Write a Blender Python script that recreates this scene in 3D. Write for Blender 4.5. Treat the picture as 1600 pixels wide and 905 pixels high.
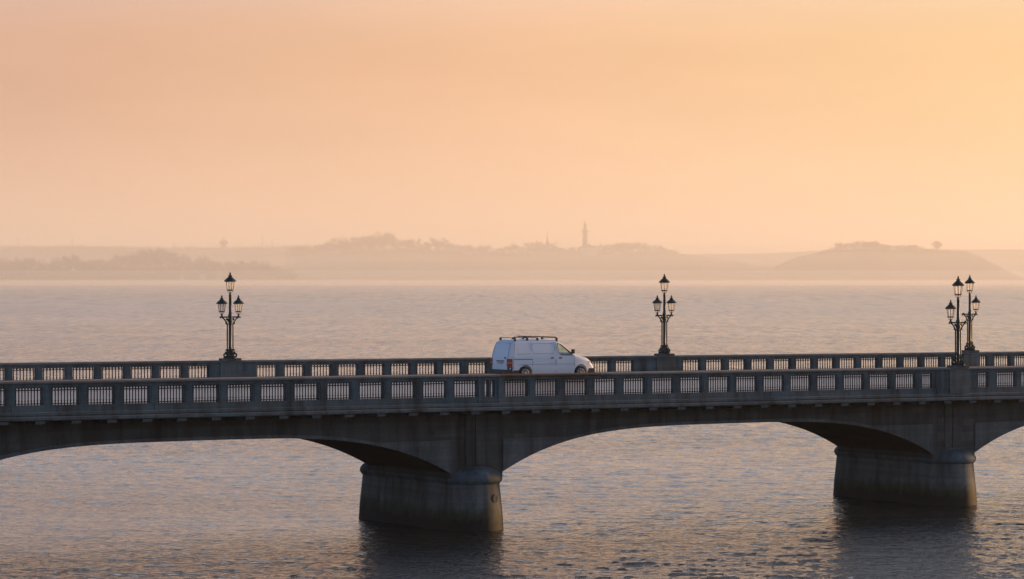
import bpy, bmesh, math, random
import numpy as np
from mathutils import Vector, Matrix
R = math.radians
random.seed(7)
for o in list(bpy.data.objects): bpy.data.objects.remove(o)
C = bpy.context.scene.collection
S = bpy.context.scene

# ------------------------------------------------------------------ camera, sky, sun, exposure
CAM_H = 11.75
cam = bpy.data.cameras.new('camera'); camo = bpy.data.objects.new('camera', cam); C.objects.link(camo)
cam.sensor_width = 36; cam.lens = 108.0
camo.location = (0, 0, CAM_H); camo.rotation_euler = (R(90 - 0.3163), 0, 0)
cam.clip_start = 1; cam.clip_end = 40000
S.camera = camo
SUN_AZ, SUN_EL = 58.5, 7.0           # azimuth from the view axis towards the right
w = bpy.data.worlds.new('World'); S.world = w; w.use_nodes = True
nt = w.node_tree; bg = nt.nodes['Background']
sky = nt.nodes.new('ShaderNodeTexSky'); sky.sky_type = 'NISHITA'; sky.sun_disc = False
sky.sun_elevation = R(SUN_EL); sky.sun_rotation = R(SUN_AZ)
sky.air_density = 0.6; sky.dust_density = 0.8; sky.ozone_density = 2.4; sky.altitude = 0
SKY = 0.14
def wn(t, **kw):
    n = nt.nodes.new(t)
    for k, v in kw.items(): setattr(n, k, v)
    return n
def wmap(v, a, b, c, d, smooth=False):
    n = wn('ShaderNodeMapRange'); n.interpolation_type = 'SMOOTHSTEP' if smooth else 'LINEAR'; nt.links.new(v, n.inputs[0])
    for i, x in enumerate((a, b, c, d)): n.inputs[i + 1].default_value = x
    return n.outputs[0]
wtc = wn('ShaderNodeTexCoord'); wsep = wn('ShaderNodeSeparateXYZ'); nt.links.new(wtc.outputs['Generated'], wsep.inputs[0])
wdot = wn('ShaderNodeVectorMath', operation='DOT_PRODUCT'); nt.links.new(wtc.outputs['Generated'], wdot.inputs[0])
wdot.inputs[1].default_value = (math.sin(R(SUN_AZ)), math.cos(R(SUN_AZ)), 0)
veil = wn('ShaderNodeValToRGB'); e = veil.color_ramp.elements            # evening dust veil: rosier away from the sun, yellower towards it
MIDSKY = (.46, .45, .47)
VEIL = [(0.0, (.17, .145, .16)), (.36, (.355, .208, .142)), (.53, (.455, .272, .160)), (.67, (.50, .322, .165)), (1.0, (.57, .37, .19))]
e[0].position, e[0].color = VEIL[0][0], (*VEIL[0][1], 1); e[1].position, e[1].color = VEIL[-1][0], (*VEIL[-1][1], 1)
for p_, c_ in VEIL[1:-1]: q = e.new(p_); q.color = (*c_, 1)
nt.links.new(wdot.outputs['Value'], veil.inputs[0])
vs_ = wn('ShaderNodeVectorMath', operation='SCALE'); nt.links.new(veil.outputs[0], vs_.inputs[0]); vs_.inputs[3].default_value = 1 / SKY
wn1 = wn('ShaderNodeTexNoise'); wn1.inputs['Scale'].default_value = 9; wn1.inputs['Detail'].default_value = 5; wn1.inputs['Roughness'].default_value = .55
wmp = wn('ShaderNodeMapping'); wmp.inputs['Scale'].default_value = (1, 1, 5.5); wmp.inputs['Rotation'].default_value = (0, R(4), 0)
nt.links.new(wtc.outputs['Generated'], wmp.inputs['Vector']); nt.links.new(wmp.outputs[0], wn1.inputs['Vector'])
wv = wmap(wn1.outputs['Fac'], .3, .7, .965, 1.035)                      # very faint streaks of high cloud
vs2 = wn('ShaderNodeVectorMath', operation='SCALE'); nt.links.new(vs_.outputs[0], vs2.inputs[0]); nt.links.new(wv, vs2.inputs[3])
fel = wmap(wsep.outputs[2], .07, .165, 1, 0, True); faz = wmap(wdot.outputs['Value'], -.15, .42, 0, 1, True)
fanti = wmap(wdot.outputs['Value'], -.35, -.95, 0, .75, True); fmid = wmap(wsep.outputs[2], .25, .8, .9, 0, True)
def wmath(op, a, b):
    n = wn('ShaderNodeMath', operation=op)
    for i, x in enumerate((a, b)):
        if hasattr(x, 'is_linked'): nt.links.new(x, n.inputs[i])
        else: n.inputs[i].default_value = x
    return n.outputs[0]
fa2 = wmath('ADD', faz, fanti)
def wmixn(f, a, b):
    n = wn('ShaderNodeMix', data_type='RGBA'); nt.links.new(f, n.inputs[0])
    for i, x in ((6, a), (7, b)):
        if hasattr(x, 'is_linked'): nt.links.new(x, n.inputs[i])
        else: n.inputs[i].default_value = (*[q / SKY for q in x], 1)
    return n
mid1 = wmixn(wmath('MULTIPLY', fmid, fa2), sky.outputs[0], MIDSKY)      # grey lilac band above the veil
wmix = wmixn(wmath('MULTIPLY', fel, fa2), mid1.outputs[2], vs2.outputs[0])
nt.links.new(wmix.outputs[2], bg.inputs[0])
bg.inputs[1].default_value = SKY
sl = bpy.data.lights.new('sun', 'SUN'); so = bpy.data.objects.new('sun', sl); C.objects.link(so)
sl.energy = 3.8; sl.angle = R(1.2); sl.color = (1.0, 0.555, 0.245)
sd = Vector((math.sin(R(SUN_AZ)) * math.cos(R(SUN_EL)), math.cos(R(SUN_AZ)) * math.cos(R(SUN_EL)), math.sin(R(SUN_EL))))
so.rotation_euler = (-sd).to_track_quat('-Z', 'Y').to_euler()
so.location = (60, 60, 40)
S.view_settings.view_transform = 'Standard'; S.view_settings.look = 'None'
S.view_settings.exposure = 1.0; S.view_settings.gamma = 1.0; S.view_settings.use_curve_mapping = False
S.render.engine = 'CYCLES'
S.cycles.use_denoising = True
S.cycles.max_bounces = 8; S.cycles.volume_bounces = 1

# ------------------------------------------------------------------ helpers
class MB:
    def __init__(s): s.v = []; s.f = []; s.m = []
    def add(s, vs, fs, mi=0):
        n = len(s.v); s.v += [tuple(p) for p in vs]; s.f += [tuple(i + n for i in f) for f in fs]; s.m += [mi] * len(fs)
    def box(s, x0, x1, y0, y1, z0, z1, sh=None, mi=0):
        vs = [(x, y, z) for x in (x0, x1) for y in (y0, y1) for z in (z0, z1)]
        if sh: vs = [(x, y, z + sh(x)) for x, y, z in vs]
        s.add(vs, [(0, 1, 3, 2), (4, 6, 7, 5), (0, 4, 5, 1), (2, 3, 7, 6), (0, 2, 6, 4), (1, 5, 7, 3)], mi)
    def sweep(s, prof, us, sh=lambda u: 0, mi=0, cap=True):      # closed (v,z) profile swept along u
        n = len(prof); vs = [(u, v, z + sh(u)) for u in us for v, z in prof]
        fs = [(k * n + i, k * n + (i + 1) % n, (k + 1) * n + (i + 1) % n, (k + 1) * n + i) for k in range(len(us) - 1) for i in range(n)]
        if cap: fs += [tuple(range(n))[::-1], tuple((len(us) - 1) * n + i for i in range(n))]
        s.add(vs, fs, mi)
    def prism(s, poly, v0, v1, mi=0):                              # (u,z) outline given depth in v
        n = len(poly); vs = [(u, v0, z) for u, z in poly] + [(u, v1, z) for u, z in poly]
        s.add(vs, [tuple(range(n)), tuple(range(n, 2 * n))[::-1]] + [(i, i + n, (i + 1) % n + n, (i + 1) % n) for i in range(n)], mi)
    def lathe(s, prof, n=12, c=(0, 0, 0), rot=0, mi=0):
        vs = [(c[0] + r * math.cos(rot + 2 * math.pi * k / n), c[1] + r * math.sin(rot + 2 * math.pi * k / n), c[2] + z) for r, z in prof for k in range(n)]
        fs = [(j * n + k, j * n + (k + 1) % n, (j + 1) * n + (k + 1) % n, (j + 1) * n + k) for j in range(len(prof) - 1) for k in range(n)]
        fs += [tuple(range(n))[::-1], tuple((len(prof) - 1) * n + k for k in range(n))]
        s.add(vs, fs, mi)
    def tube(s, pts, r, n=6, mi=0):
        pts = [Vector(p) for p in pts]; rs = r if isinstance(r, (list, tuple)) else [r] * len(pts)
        rings = []; ref = None
        for i, p in enumerate(pts):
            t = (pts[min(i + 1, len(pts) - 1)] - pts[max(i - 1, 0)]).normalized()
            if ref is None: ref = Vector((0, 0, 1)) if abs(t.z) < .9 else Vector((1, 0, 0))
            a = t.cross(ref).normalized(); b = t.cross(a); ref = -b if b.dot(ref) < 0 else b
            a = t.cross(ref).normalized(); b = a.cross(t)
            rings += [p + (a * math.cos(2 * math.pi * k / n) + b * math.sin(2 * math.pi * k / n)) * rs[i] for k in range(n)]
        fs = [(j * n + k, j * n + (k + 1) % n, (j + 1) * n + (k + 1) % n, (j + 1) * n + k) for j in range(len(pts) - 1) for k in range(n)]
        fs += [tuple(range(n))[::-1], tuple((len(pts) - 1) * n + k for k in range(n))]
        s.add(rings, fs, mi)
    def build(s, name, mats, parent=None, smooth=False, loc=None):
        me = bpy.data.meshes.new(name); me.from_pydata([tuple(p) for p in s.v], [], s.f)
        mats = mats if isinstance(mats, (list, tuple)) else [mats]
        for m in mats: me.materials.append(m)
        me.polygons.foreach_set('material_index', s.m)
        bm = bmesh.new(); bm.from_mesh(me); bmesh.ops.recalc_face_normals(bm, faces=bm.faces); bm.to_mesh(me); bm.free()
        if smooth:
            me.polygons.foreach_set('use_smooth', [True] * len(me.polygons))
            me.set_sharp_from_angle(angle=R(38))
        o = bpy.data.objects.new(name, me); C.objects.link(o)
        if parent: o.parent = parent
        if loc: o.location = loc
        return o
def tag(o, label=None, cat=None, group=None, kind=None):
    if label: o['label'] = label
    if cat: o['category'] = cat
    if group: o['group'] = group
    if kind: o['kind'] = kind
    return o
def empty(name, loc, rz=0, parent=None):
    o = bpy.data.objects.new(name, None); C.objects.link(o); o.location = loc; o.rotation_euler = (0, 0, rz); o.empty_display_size = .3
    if parent: o.parent = parent
    return o
def inst(name, src, parent, loc=(0, 0, 0)):
    o = src.copy(); C.objects.link(o); o.parent = parent; o.location = loc; return o
def copy_tree(o, parent=None):
    c = o.copy(); C.objects.link(c); c.parent = parent
    for ch in list(o.children): copy_tree(ch, c)
    return c

# ------------------------------------------------------------------ materials
def mat(name, col, rough=.7, metal=0, spec=.5):
    m = bpy.data.materials.new(name); m.use_nodes = True; b = m.node_tree.nodes['Principled BSDF']
    b.inputs['Base Color'].default_value = (*col, 1); b.inputs['Roughness'].default_value = rough
    b.inputs['Metallic'].default_value = metal; b.inputs['Specular IOR Level'].default_value = spec
    return m
def N(m, t, **kw):
    n = m.node_tree.nodes.new(t)
    for k, v in kw.items(): setattr(n, k, v)
    return n
def L(m, a, b): m.node_tree.links.new(a, b)
def noise(m, vec, scale, detail=5, rough=.6):
    n = N(m, 'ShaderNodeTexNoise'); n.inputs['Scale'].default_value = scale; n.inputs['Detail'].default_value = detail; n.inputs['Roughness'].default_value = rough
    L(m, vec, n.inputs['Vector']); return n.outputs['Fac']
def ramp(m, fac, stops):
    r = N(m, 'ShaderNodeValToRGB'); e = r.color_ramp.elements
    e[0].position, e[0].color = stops[0][0], (*stops[0][1], 1); e[1].position, e[1].color = stops[-1][0], (*stops[-1][1], 1)
    for p, c in stops[1:-1]: q = e.new(p); q.color = (*c, 1)
    L(m, fac, r.inputs[0]); return r.outputs[0]
def mixc(m, fac, a, b, mode='MIX'):
    n = N(m, 'ShaderNodeMix', data_type='RGBA', blend_type=mode)
    for s_, v in ((0, fac), (6, a), (7, b)):
        if hasattr(v, 'is_linked'): L(m, v, n.inputs[s_])
        else: n.inputs[s_].default_value = v if s_ == 0 else (*v, 1)
    return n.outputs[2]
def mathn(m, op, a, b=None, c=None):
    n = N(m, 'ShaderNodeMath', operation=op)
    for i, v in enumerate((a, b, c)):
        if v is None: continue
        if hasattr(v, 'is_linked'): L(m, v, n.inputs[i])
        else: n.inputs[i].default_value = v
    return n.outputs[0]
def objvec(m, scale=(1, 1, 1)):
    t = N(m, 'ShaderNodeTexCoord'); mp = N(m, 'ShaderNodeMapping'); mp.inputs['Scale'].default_value = scale
    L(m, t.outputs['Object'], mp.inputs['Vector']); return mp.outputs[0]
def maprange(m, v, a, b, c=0, d=1):
    n = N(m, 'ShaderNodeMapRange'); L(m, v, n.inputs[0])
    for i, x in enumerate((a, b, c, d)): n.inputs[i + 1].default_value = x
    return n.outputs[0]
def concrete(name, c0, c1, stain=(.05, .05, .045), stain_amt=.55, algae=False, rough=.8, lines_amt=.75):
    m = mat(name, c0, rough, spec=.3); b = m.node_tree.nodes['Principled BSDF']
    v = objvec(m); vs = objvec(m, (1.6, 1.6, .22))
    col = mixc(m, noise(m, v, .9, 6), c0, c1)
    fine = ramp(m, noise(m, v, 9, 4), [(.3, (.72, .72, .72)), (.7, (1.1, 1.1, 1.1))])
    col = mixc(m, .8, col, fine, 'MULTIPLY')
    st = mathn(m, 'MULTIPLY', maprange(m, noise(m, vs, 1.1, 5), .42, .68), stain_amt)      # dirt streaks running down
    col = mixc(m, st, col, stain)
    lines = maprange(m, noise(m, objvec(m, (.10, .10, 3.2)), 1.0, 4, .6), .35, .65, .72, 1.18)       # board marks and pour lines
    col = mixc(m, lines_amt, col, mixc(m, 1.0, col, lines, 'MULTIPLY'))
    if algae:
        sep = N(m, 'ShaderNodeSeparateXYZ'); L(m, v, sep.inputs[0])
        zz = mathn(m, 'ADD', sep.outputs[2], mathn(m, 'MULTIPLY', mathn(m, 'SUBTRACT', noise(m, objvec(m, (1, 1, .5)), 2.2, 5), .5), 1.1))
        col = mixc(m, maprange(m, zz, 1.25, .7, 0, .93), col, (.022, .028, .012))
        col = mixc(m, maprange(m, zz, .62, .42, 0, .92), col, (.008, .008, .007))
    L(m, col, b.inputs['Base Color'])
    bp = N(m, 'ShaderNodeBump'); bp.inputs['Strength'].default_value = .35; bp.inputs['Distance'].default_value = .02
    L(m, noise(m, v, 14, 6), bp.inputs['Height']); L(m, bp.outputs[0], b.inputs['Normal'])
    return m
M = {}
M['parapet'] = concrete('weathered parapet concrete', (.050, .079, .095), (.095, .138, .158), (.022, .028, .03), .85)
M['coping'] = concrete('coping concrete', (.095, .11, .115), (.14, .155, .158), (.05, .05, .046), .55)
M['brown_coping'] = concrete('brown coping concrete', (.10, .055, .03), (.14, .08, .045), (.05, .03, .018), .6)  # brown tone for one length of the camera-side coping
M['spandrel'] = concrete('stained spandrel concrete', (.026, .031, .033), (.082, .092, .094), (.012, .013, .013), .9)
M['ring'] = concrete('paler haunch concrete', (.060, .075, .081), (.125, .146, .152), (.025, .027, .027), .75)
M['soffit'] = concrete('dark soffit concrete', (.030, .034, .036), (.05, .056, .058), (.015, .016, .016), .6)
M['pier'] = concrete('pier stone', (.085, .094, .096), (.15, .158, .155), (.03, .03, .027), .8, algae=True)
M['iron'] = mat('dark green painted iron', (.014, .028, .026), .5, 0, .4)
M['black_iron'] = mat('black painted railing iron', (.012, .013, .015), .5)
M['asphalt'] = concrete('pale concrete roadway', (.22, .215, .20), (.30, .29, .27), (.12, .117, .112), .3, rough=.45)
M['paving'] = concrete('pavement slabs', (.24, .235, .22), (.32, .31, .29), (.15, .147, .14), .4)
M['kerb'] = concrete('kerb stone', (.24, .235, .22), (.3, .29, .27), (.12, .115, .11), .4)
M['joint'] = mat('dark open joint', (.01, .01, .01), .9)
def glassmat(name, tint, refl=.12, milk=0.0):
    m = bpy.data.materials.new(name); m.use_nodes = True; t = m.node_tree; t.nodes.clear()
    out = N(m, 'ShaderNodeOutputMaterial'); tr = N(m, 'ShaderNodeBsdfTransparent'); tr.inputs[0].default_value = (*tint, 1)
    gl = N(m, 'ShaderNodeBsdfGlossy'); gl.inputs['Roughness'].default_value = .05; gl.inputs[0].default_value = (.9, .9, .9, 1)
    mx = N(m, 'ShaderNodeMixShader'); fr = N(m, 'ShaderNodeLayerWeight'); fr.inputs[0].default_value = .5
    L(m, mathn(m, 'ADD', mathn(m, 'MULTIPLY', mathn(m, 'POWER', fr.outputs['Facing'], 4.0), .7), refl), mx.inputs[0]); L(m, tr.outputs[0], mx.inputs[1]); L(m, gl.outputs[0], mx.inputs[2])
    last = mx.outputs[0]
    if milk:
        tl = N(m, 'ShaderNodeBsdfTranslucent'); tl.inputs[0].default_value = (.85, .82, .75, 1)
        m2 = N(m, 'ShaderNodeMixShader'); m2.inputs[0].default_value = milk; L(m, last, m2.inputs[1]); L(m, tl.outputs[0], m2.inputs[2]); last = m2.outputs[0]
    L(m, last, out.inputs[0]); return m
M['lamp_glass'] = glassmat('old lantern glass', (.97, .97, .95), .05, .2)
M['van_glass'] = glassmat('green tinted car glass', (.80, .88, .76), .05)

# ------------------------------------------------------------------ water
m = bpy.data.materials.new('rippled sea water'); m.use_nodes = True; M['water'] = m
CHOP, SML, TILT = .0, .16, .6
b = m.node_tree.nodes['Principled BSDF']; b.inputs['Base Color'].default_value = (.014, .018, .018, 1)
b.inputs['Roughness'].default_value = .07; b.inputs['IOR'].default_value = 1.333
chop = noise(m, objvec(m, (1, 1.1, 1)), .22, 4, .55); sml = noise(m, objvec(m, (.9, 1.1, 1)), 3.0, 4, .55)
gp = N(m, 'ShaderNodeNewGeometry'); gs = N(m, 'ShaderNodeSeparateXYZ'); L(m, gp.outputs['Position'], gs.inputs[0]); wy = gs.outputs[1]
gust = maprange(m, noise(m, objvec(m, (.5, 1, 1)), .03, 3, .5), .35, .65, .75, 1.2)
gust = mathn(m, 'MULTIPLY', gust, maprange(m, mathn(m, 'ADD', wy, mathn(m, 'MULTIPLY', noise(m, objvec(m), .06, 3), 40)), 138, 165, 1.55, 1.0))   # a rougher wind patch nearest the viewer
h = mathn(m, 'ADD', mathn(m, 'MULTIPLY', chop, CHOP), mathn(m, 'MULTIPLY', sml, SML))
h = mathn(m, 'MULTIPLY', h, gust)
L(m, maprange(m, wy, 250, 900, .06, .17), b.inputs['Roughness'])
bp = N(m, 'ShaderNodeBump'); bp.inputs['Strength'].default_value = 1.0; bp.inputs['Distance'].default_value = .8
L(m, h, bp.inputs['Height'])
nrm = bp.outputs[0]
def tilt(nrm, sx, sy, ax, ay, w):                                       # wave groups further out: mean slope of each patch of ripples
    t = N(m, 'ShaderNodeTexNoise'); t.inputs['Scale'].default_value = 1; t.inputs['Detail'].default_value = 3; t.inputs['Roughness'].default_value = .6
    L(m, objvec(m, (1 / sx, 1 / sy, 1)), t.inputs['Vector'])
    c_ = N(m, 'ShaderNodeVectorMath', operation='SUBTRACT'); L(m, t.outputs['Color'], c_.inputs[0]); c_.inputs[1].default_value = (.5, .5, .5)
    k = N(m, 'ShaderNodeVectorMath', operation='MULTIPLY'); L(m, c_.outputs[0], k.inputs[0]); k.inputs[1].default_value = (ax, ay, 0)
    ws = N(m, 'ShaderNodeVectorMath', operation='SCALE'); L(m, k.outputs[0], ws.inputs[0]); L(m, w, ws.inputs[3])
    ad = N(m, 'ShaderNodeVectorMath', operation='ADD'); L(m, nrm, ad.inputs[0]); L(m, ws.outputs[0], ad.inputs[1])
    return ad.outputs[0]
nrm = tilt(nrm, .8, 4, .3, TILT, mathn(m, 'MULTIPLY', maprange(m, wy, 150, 260), maprange(m, wy, 420, 700, 1, 0)))
nrm = tilt(nrm, 1.7, 14, .3, TILT, mathn(m, 'MULTIPLY', maprange(m, wy, 330, 600), maprange(m, wy, 900, 1500, 1, 0)))
nrm = tilt(nrm, 3.5, 55, .3, TILT * 1.1, maprange(m, wy, 800, 1400))
nn_ = N(m, 'ShaderNodeVectorMath', operation='NORMALIZE'); L(m, nrm, nn_.inputs[0]); L(m, nn_.outputs[0], b.inputs['Normal'])
def water_mesh():
    # one sheet: real waves from 95 m to 760 m, flat beyond (ripples there are only in the shader)
    ys = [95.0]
    while ys[-1] < 760: ys.append(ys[-1] + max(.155, .18 * (ys[-1] / 170) ** 1.25))
    ys = np.array(ys); nc = 900; HALF = .30
    tx = np.linspace(-1, 1, nc)
    Y = np.repeat(ys[:, None], nc, 1); Xg = (tx * HALF)[None, :] * Y + 0 * Y
    dy = np.gradient(ys)[:, None]; dx = (2 * HALF / nc) * ys[:, None]
    rs = np.random.RandomState(11); h = np.zeros_like(Y)
    wx = Xg + .35 * np.sin(Y * .31 + 1.3) + .25 * np.sin(Xg * .43 + Y * .17); wyy = Y + .3 * np.sin(Xg * .37 + 2) + .25 * np.sin(Y * .23 - Xg * .29)
    for i in range(WAVES):
        lam = .40 * (4.2 / .40) ** (rs.rand() ** 1.4); th = R(62) + rs.randn() * R(38)
        kx, ky = math.cos(th) * 2 * math.pi / lam, math.sin(th) * 2 * math.pi / lam
        amp = STEEP * lam / (2 * math.pi) * (.6 + .8 * rs.rand()) * (1.0 if lam < 3 else (3 / lam) ** .6)
        fade = np.clip((lam - 1.6 * dy * abs(math.sin(th))) / (1.2 * dy * abs(math.sin(th)) + 1e-6), 0, 1) * np.clip((lam - 1.6 * dx * abs(math.cos(th))) / (1.2 * dx * abs(math.cos(th)) + 1e-6), 0, 1)
        s_ = np.sin(kx * wx + ky * wyy + rs.rand() * 6.283)
        h += amp * fade * (s_ + .25 * (2 * s_ * s_ - 1))
    gust = 1 + .28 * np.sin(Xg * .045 + .8 * np.sin(Y * .03)) * np.sin(Y * .06 + .5 * np.sin(Xg * .05)) + .14 * np.clip((150 - Y + 6 * np.sin(Xg * .2)) / 30, 0, 1)
    h *= gust * np.clip((1 - np.abs(tx)) * 12, 0, 1)[None, :] * np.clip((760 - Y) / 120, 0, 1) * np.clip((Y - 95) / 4, 0, 1)
    co = np.stack([Xg, Y, h], -1).reshape(-1, 3); nr = len(ys); n = nr * nc
    idx = np.arange(n).reshape(nr, nc); q = np.stack([idx[:-1, :-1], idx[:-1, 1:], idx[1:, 1:], idx[1:, :-1]], -1).reshape(-1, 4)
    a0, a1 = HALF * 95, HALF * ys[-1]; y1 = ys[-1]
    ex = np.array([(-9000, -800, 0), (9000, -800, 0), (9000, 9500, 0), (-9000, 9500, 0)], float)
    co = np.vstack([co, ex]); e0 = n; c00, c01, c10, c11 = idx[0, 0], idx[0, -1], idx[-1, 0], idx[-1, -1]
    q = np.vstack([q, [(e0, e0 + 1, c01, c00), (e0 + 1, e0 + 2, c11, c01), (e0 + 2, e0 + 3, c10, c11), (e0 + 3, e0, c00, c10)]])
    me = bpy.data.meshes.new('water'); me.vertices.add(len(co)); me.vertices.foreach_set('co', co.astype(np.float32).ravel())
    me.loops.add(q.size); me.loops.foreach_set('vertex_index', q.astype(np.int32).ravel())
    me.polygons.add(len(q)); me.polygons.foreach_set('loop_start', np.arange(0, q.size, 4, dtype=np.int32)); me.polygons.foreach_set('use_smooth', np.ones(len(q), bool))
    me.update(calc_edges=True); me.validate(); me.materials.append(M['water'])
    o = bpy.data.objects.new('water', me); C.objects.link(o); return o
WAVES, STEEP = 64, .0116
tag(water_mesh(), kind='structure')

# ------------------------------------------------------------------ the bridge (local x along it, y away from the camera side, z up from the water)
BX, BY, BR = -1.6522, 139.1304, R(90 - 57.7244)
def zt(u): return 7.13 - .0052 * u            # height of the camera-side parapet top
U0, U1 = -92.0, 178.0
SPAN = 28.35; PIERS = [.67 + SPAN * k for k in range(-4, 8)]
bridge = tag(empty('arch_bridge', (BX, BY, 0), BR), 'grey concrete road bridge of shallow arches with a balustraded parapet crossing the water', 'bridge')
us_all = list(np.arange(U0, U1 + .01, 2.0))
CR, SPRING, HALF = 4.49, 2.62, SPAN / 2 - 1.40
def arch_z(u):
    k = round((u - .67 - SPAN / 2) / SPAN); x = abs(u - (.67 + SPAN / 2 + k * SPAN))
    return CR - (CR - SPRING) * (x / HALF) ** 3.7
SP0, SP1 = 1.0, 8.6                             # faces of the arch barrel
# spandrel walls and barrel: one solid per span, between pier axes
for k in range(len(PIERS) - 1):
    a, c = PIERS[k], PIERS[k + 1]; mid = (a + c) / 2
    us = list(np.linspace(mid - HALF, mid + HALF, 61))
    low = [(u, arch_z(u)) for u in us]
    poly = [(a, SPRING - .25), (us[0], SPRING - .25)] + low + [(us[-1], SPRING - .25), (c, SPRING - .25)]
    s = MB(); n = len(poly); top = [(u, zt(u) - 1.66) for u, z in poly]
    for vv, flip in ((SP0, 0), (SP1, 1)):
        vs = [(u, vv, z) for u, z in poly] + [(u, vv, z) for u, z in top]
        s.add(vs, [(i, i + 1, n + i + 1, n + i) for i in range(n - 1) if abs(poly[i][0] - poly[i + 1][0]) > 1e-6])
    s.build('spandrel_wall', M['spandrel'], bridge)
    s = MB(); vs = [(u, SP0, z) for u, z in poly] + [(u, SP1, z) for u, z in poly]
    s.add(vs, [(i, i + 1, n + i + 1, n + i) for i in range(n - 1)])
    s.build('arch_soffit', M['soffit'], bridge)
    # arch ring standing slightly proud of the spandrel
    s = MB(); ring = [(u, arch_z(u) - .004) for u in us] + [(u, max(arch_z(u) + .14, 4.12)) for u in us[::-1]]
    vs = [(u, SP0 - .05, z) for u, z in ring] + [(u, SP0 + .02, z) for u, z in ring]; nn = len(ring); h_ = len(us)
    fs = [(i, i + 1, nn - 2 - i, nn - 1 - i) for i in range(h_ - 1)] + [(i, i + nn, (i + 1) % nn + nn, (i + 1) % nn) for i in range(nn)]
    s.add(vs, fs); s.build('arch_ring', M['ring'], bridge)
# deck slab with cantilevers
sh = zt
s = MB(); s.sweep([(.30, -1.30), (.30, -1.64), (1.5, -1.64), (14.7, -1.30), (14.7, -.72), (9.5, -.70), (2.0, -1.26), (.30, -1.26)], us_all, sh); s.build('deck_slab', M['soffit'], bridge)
# pier with rounded ends, flared foot, bulging cap
def stadium(uc, v1, v2, r, z, n=14):
    return [(uc + r * math.cos(t), v1 + r * math.sin(t), z) for t in np.linspace(math.pi, 2 * math.pi, n)] + [(uc + r * math.cos(t), v2 + r * math.sin(t), z) for t in np.linspace(0, math.pi, n)]
def loft(rings):
    s = MB(); n = len(rings[0]); vs = [p for r_ in rings for p in r_]
    s.add(vs, [(j * n + i, j * n + (i + 1) % n, (j + 1) * n + (i + 1) % n, (j + 1) * n + i) for j in range(len(rings) - 1) for i in range(n)] + [tuple(range(n))[::-1], tuple((len(rings) - 1) * n + i for i in range(n))])
    return s
PV1, PV2 = 1.4, 9.0
for k, uc in enumerate(PIERS):
    PV2 = 8.45 if k == 5 else 9.0
    pr = loft([stadium(uc, PV1, PV2, r, z) for r, z in ((1.62, -3), (1.47, -.2), (1.43, .3), (1.40, .8), (1.31, 1.6), (1.26, 2.12))]).build('pier', M['pier'], bridge, True)
    loft([stadium(uc, PV1, PV2, r, z) for r, z in ((1.27, 2.10), (1.33, 2.16), (1.385, 2.24), (1.40, 2.34), (1.37, 2.45), (1.28, 2.56), (1.12, 2.68), (.9, 2.79), (.6, 2.88), (.25, 2.93))]).build('cap', M['parapet'], pr, True)
    s = MB()                                                        # dark round stain on the nose, built as a thin disc
    ang = R(-68); px, py = uc + 1.335 * math.cos(ang), PV1 + 1.335 * math.sin(ang)
    mm = Matrix.Translation((px, py, 1.45)) @ Matrix.Rotation(ang, 4, 'Z') @ Matrix.Rotation(R(90), 4, 'Y')
    q = MB(); q.lathe([(.2, -.06), (.2, .008), (.16, .014), (.1, .014), (.09, .004), (.02, .004)], 18); s.add([mm @ Vector(p) for p in q.v], q.f)
    if k == 4: s.build('round_mark', M['soffit'], pr, True)
# pilaster strip, open joint over each pier
for k, uc in enumerate(PIERS):
    s = MB(); s.box(uc - .62, uc - .13, SP0 - .058, SP0 + .01, 2.95, zt(uc) - 1.75); s.box(uc - .08, uc + .42, SP0 - .062, SP0 + .01, 2.95, zt(uc) - 1.75); s.build('pilaster', M['spandrel'], bridge)
    s = MB(); s.box(uc - .13, uc - .08, SP0 - .02, SP0 + .012, 2.95, zt(uc) - 1.75); s.build('expansion_joint', M['joint'], bridge)
# raised repair panels on the spandrel over the right pier
M['patch'] = concrete('repair mortar', (.05, .056, .057), (.1, .108, .107), (.02, .02, .02), .85)
for u_, w_, z_, h_ in ((28.0, .9, 4.05, .35), (29.6, .8, 4.0, .3), (27.9, .8, 3.25, .4), (29.3, 1.0, 3.2, .45), (2.7, .7, 4.05, .3), (-1.6, 1.6, 4.3, .28), (26.3, .8, 4.75, .3)):
    s = MB(); s.box(u_, u_ + w_, SP0 - .02, SP0 + .01, z_, z_ + h_); s.build('repair_patch', M['patch'], bridge)
# cornice, with a groove line, and brackets under it at each baluster bay
def cornice(name, v_out, sgn, zoff, us):
    P = lambda d, z: (v_out + sgn * d, z + zoff)                     # d outward
    s = MB(); s.sweep([P(-.3, -1.30), P(.05, -1.30), P(.07, -1.33), P(.07, -1.44), P(.03, -1.46), P(.03, -1.49), P(.16, -1.50), P(.17, -1.53), P(.17, -1.63), P(.12, -1.67), P(-.3, -1.67)], us, sh)
    return s.build(name, M['parapet'], bridge)
cornice('cornice', 0, -1, 0, us_all); cornice('cornice', 15.0, 1, .34, us_all)

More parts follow.
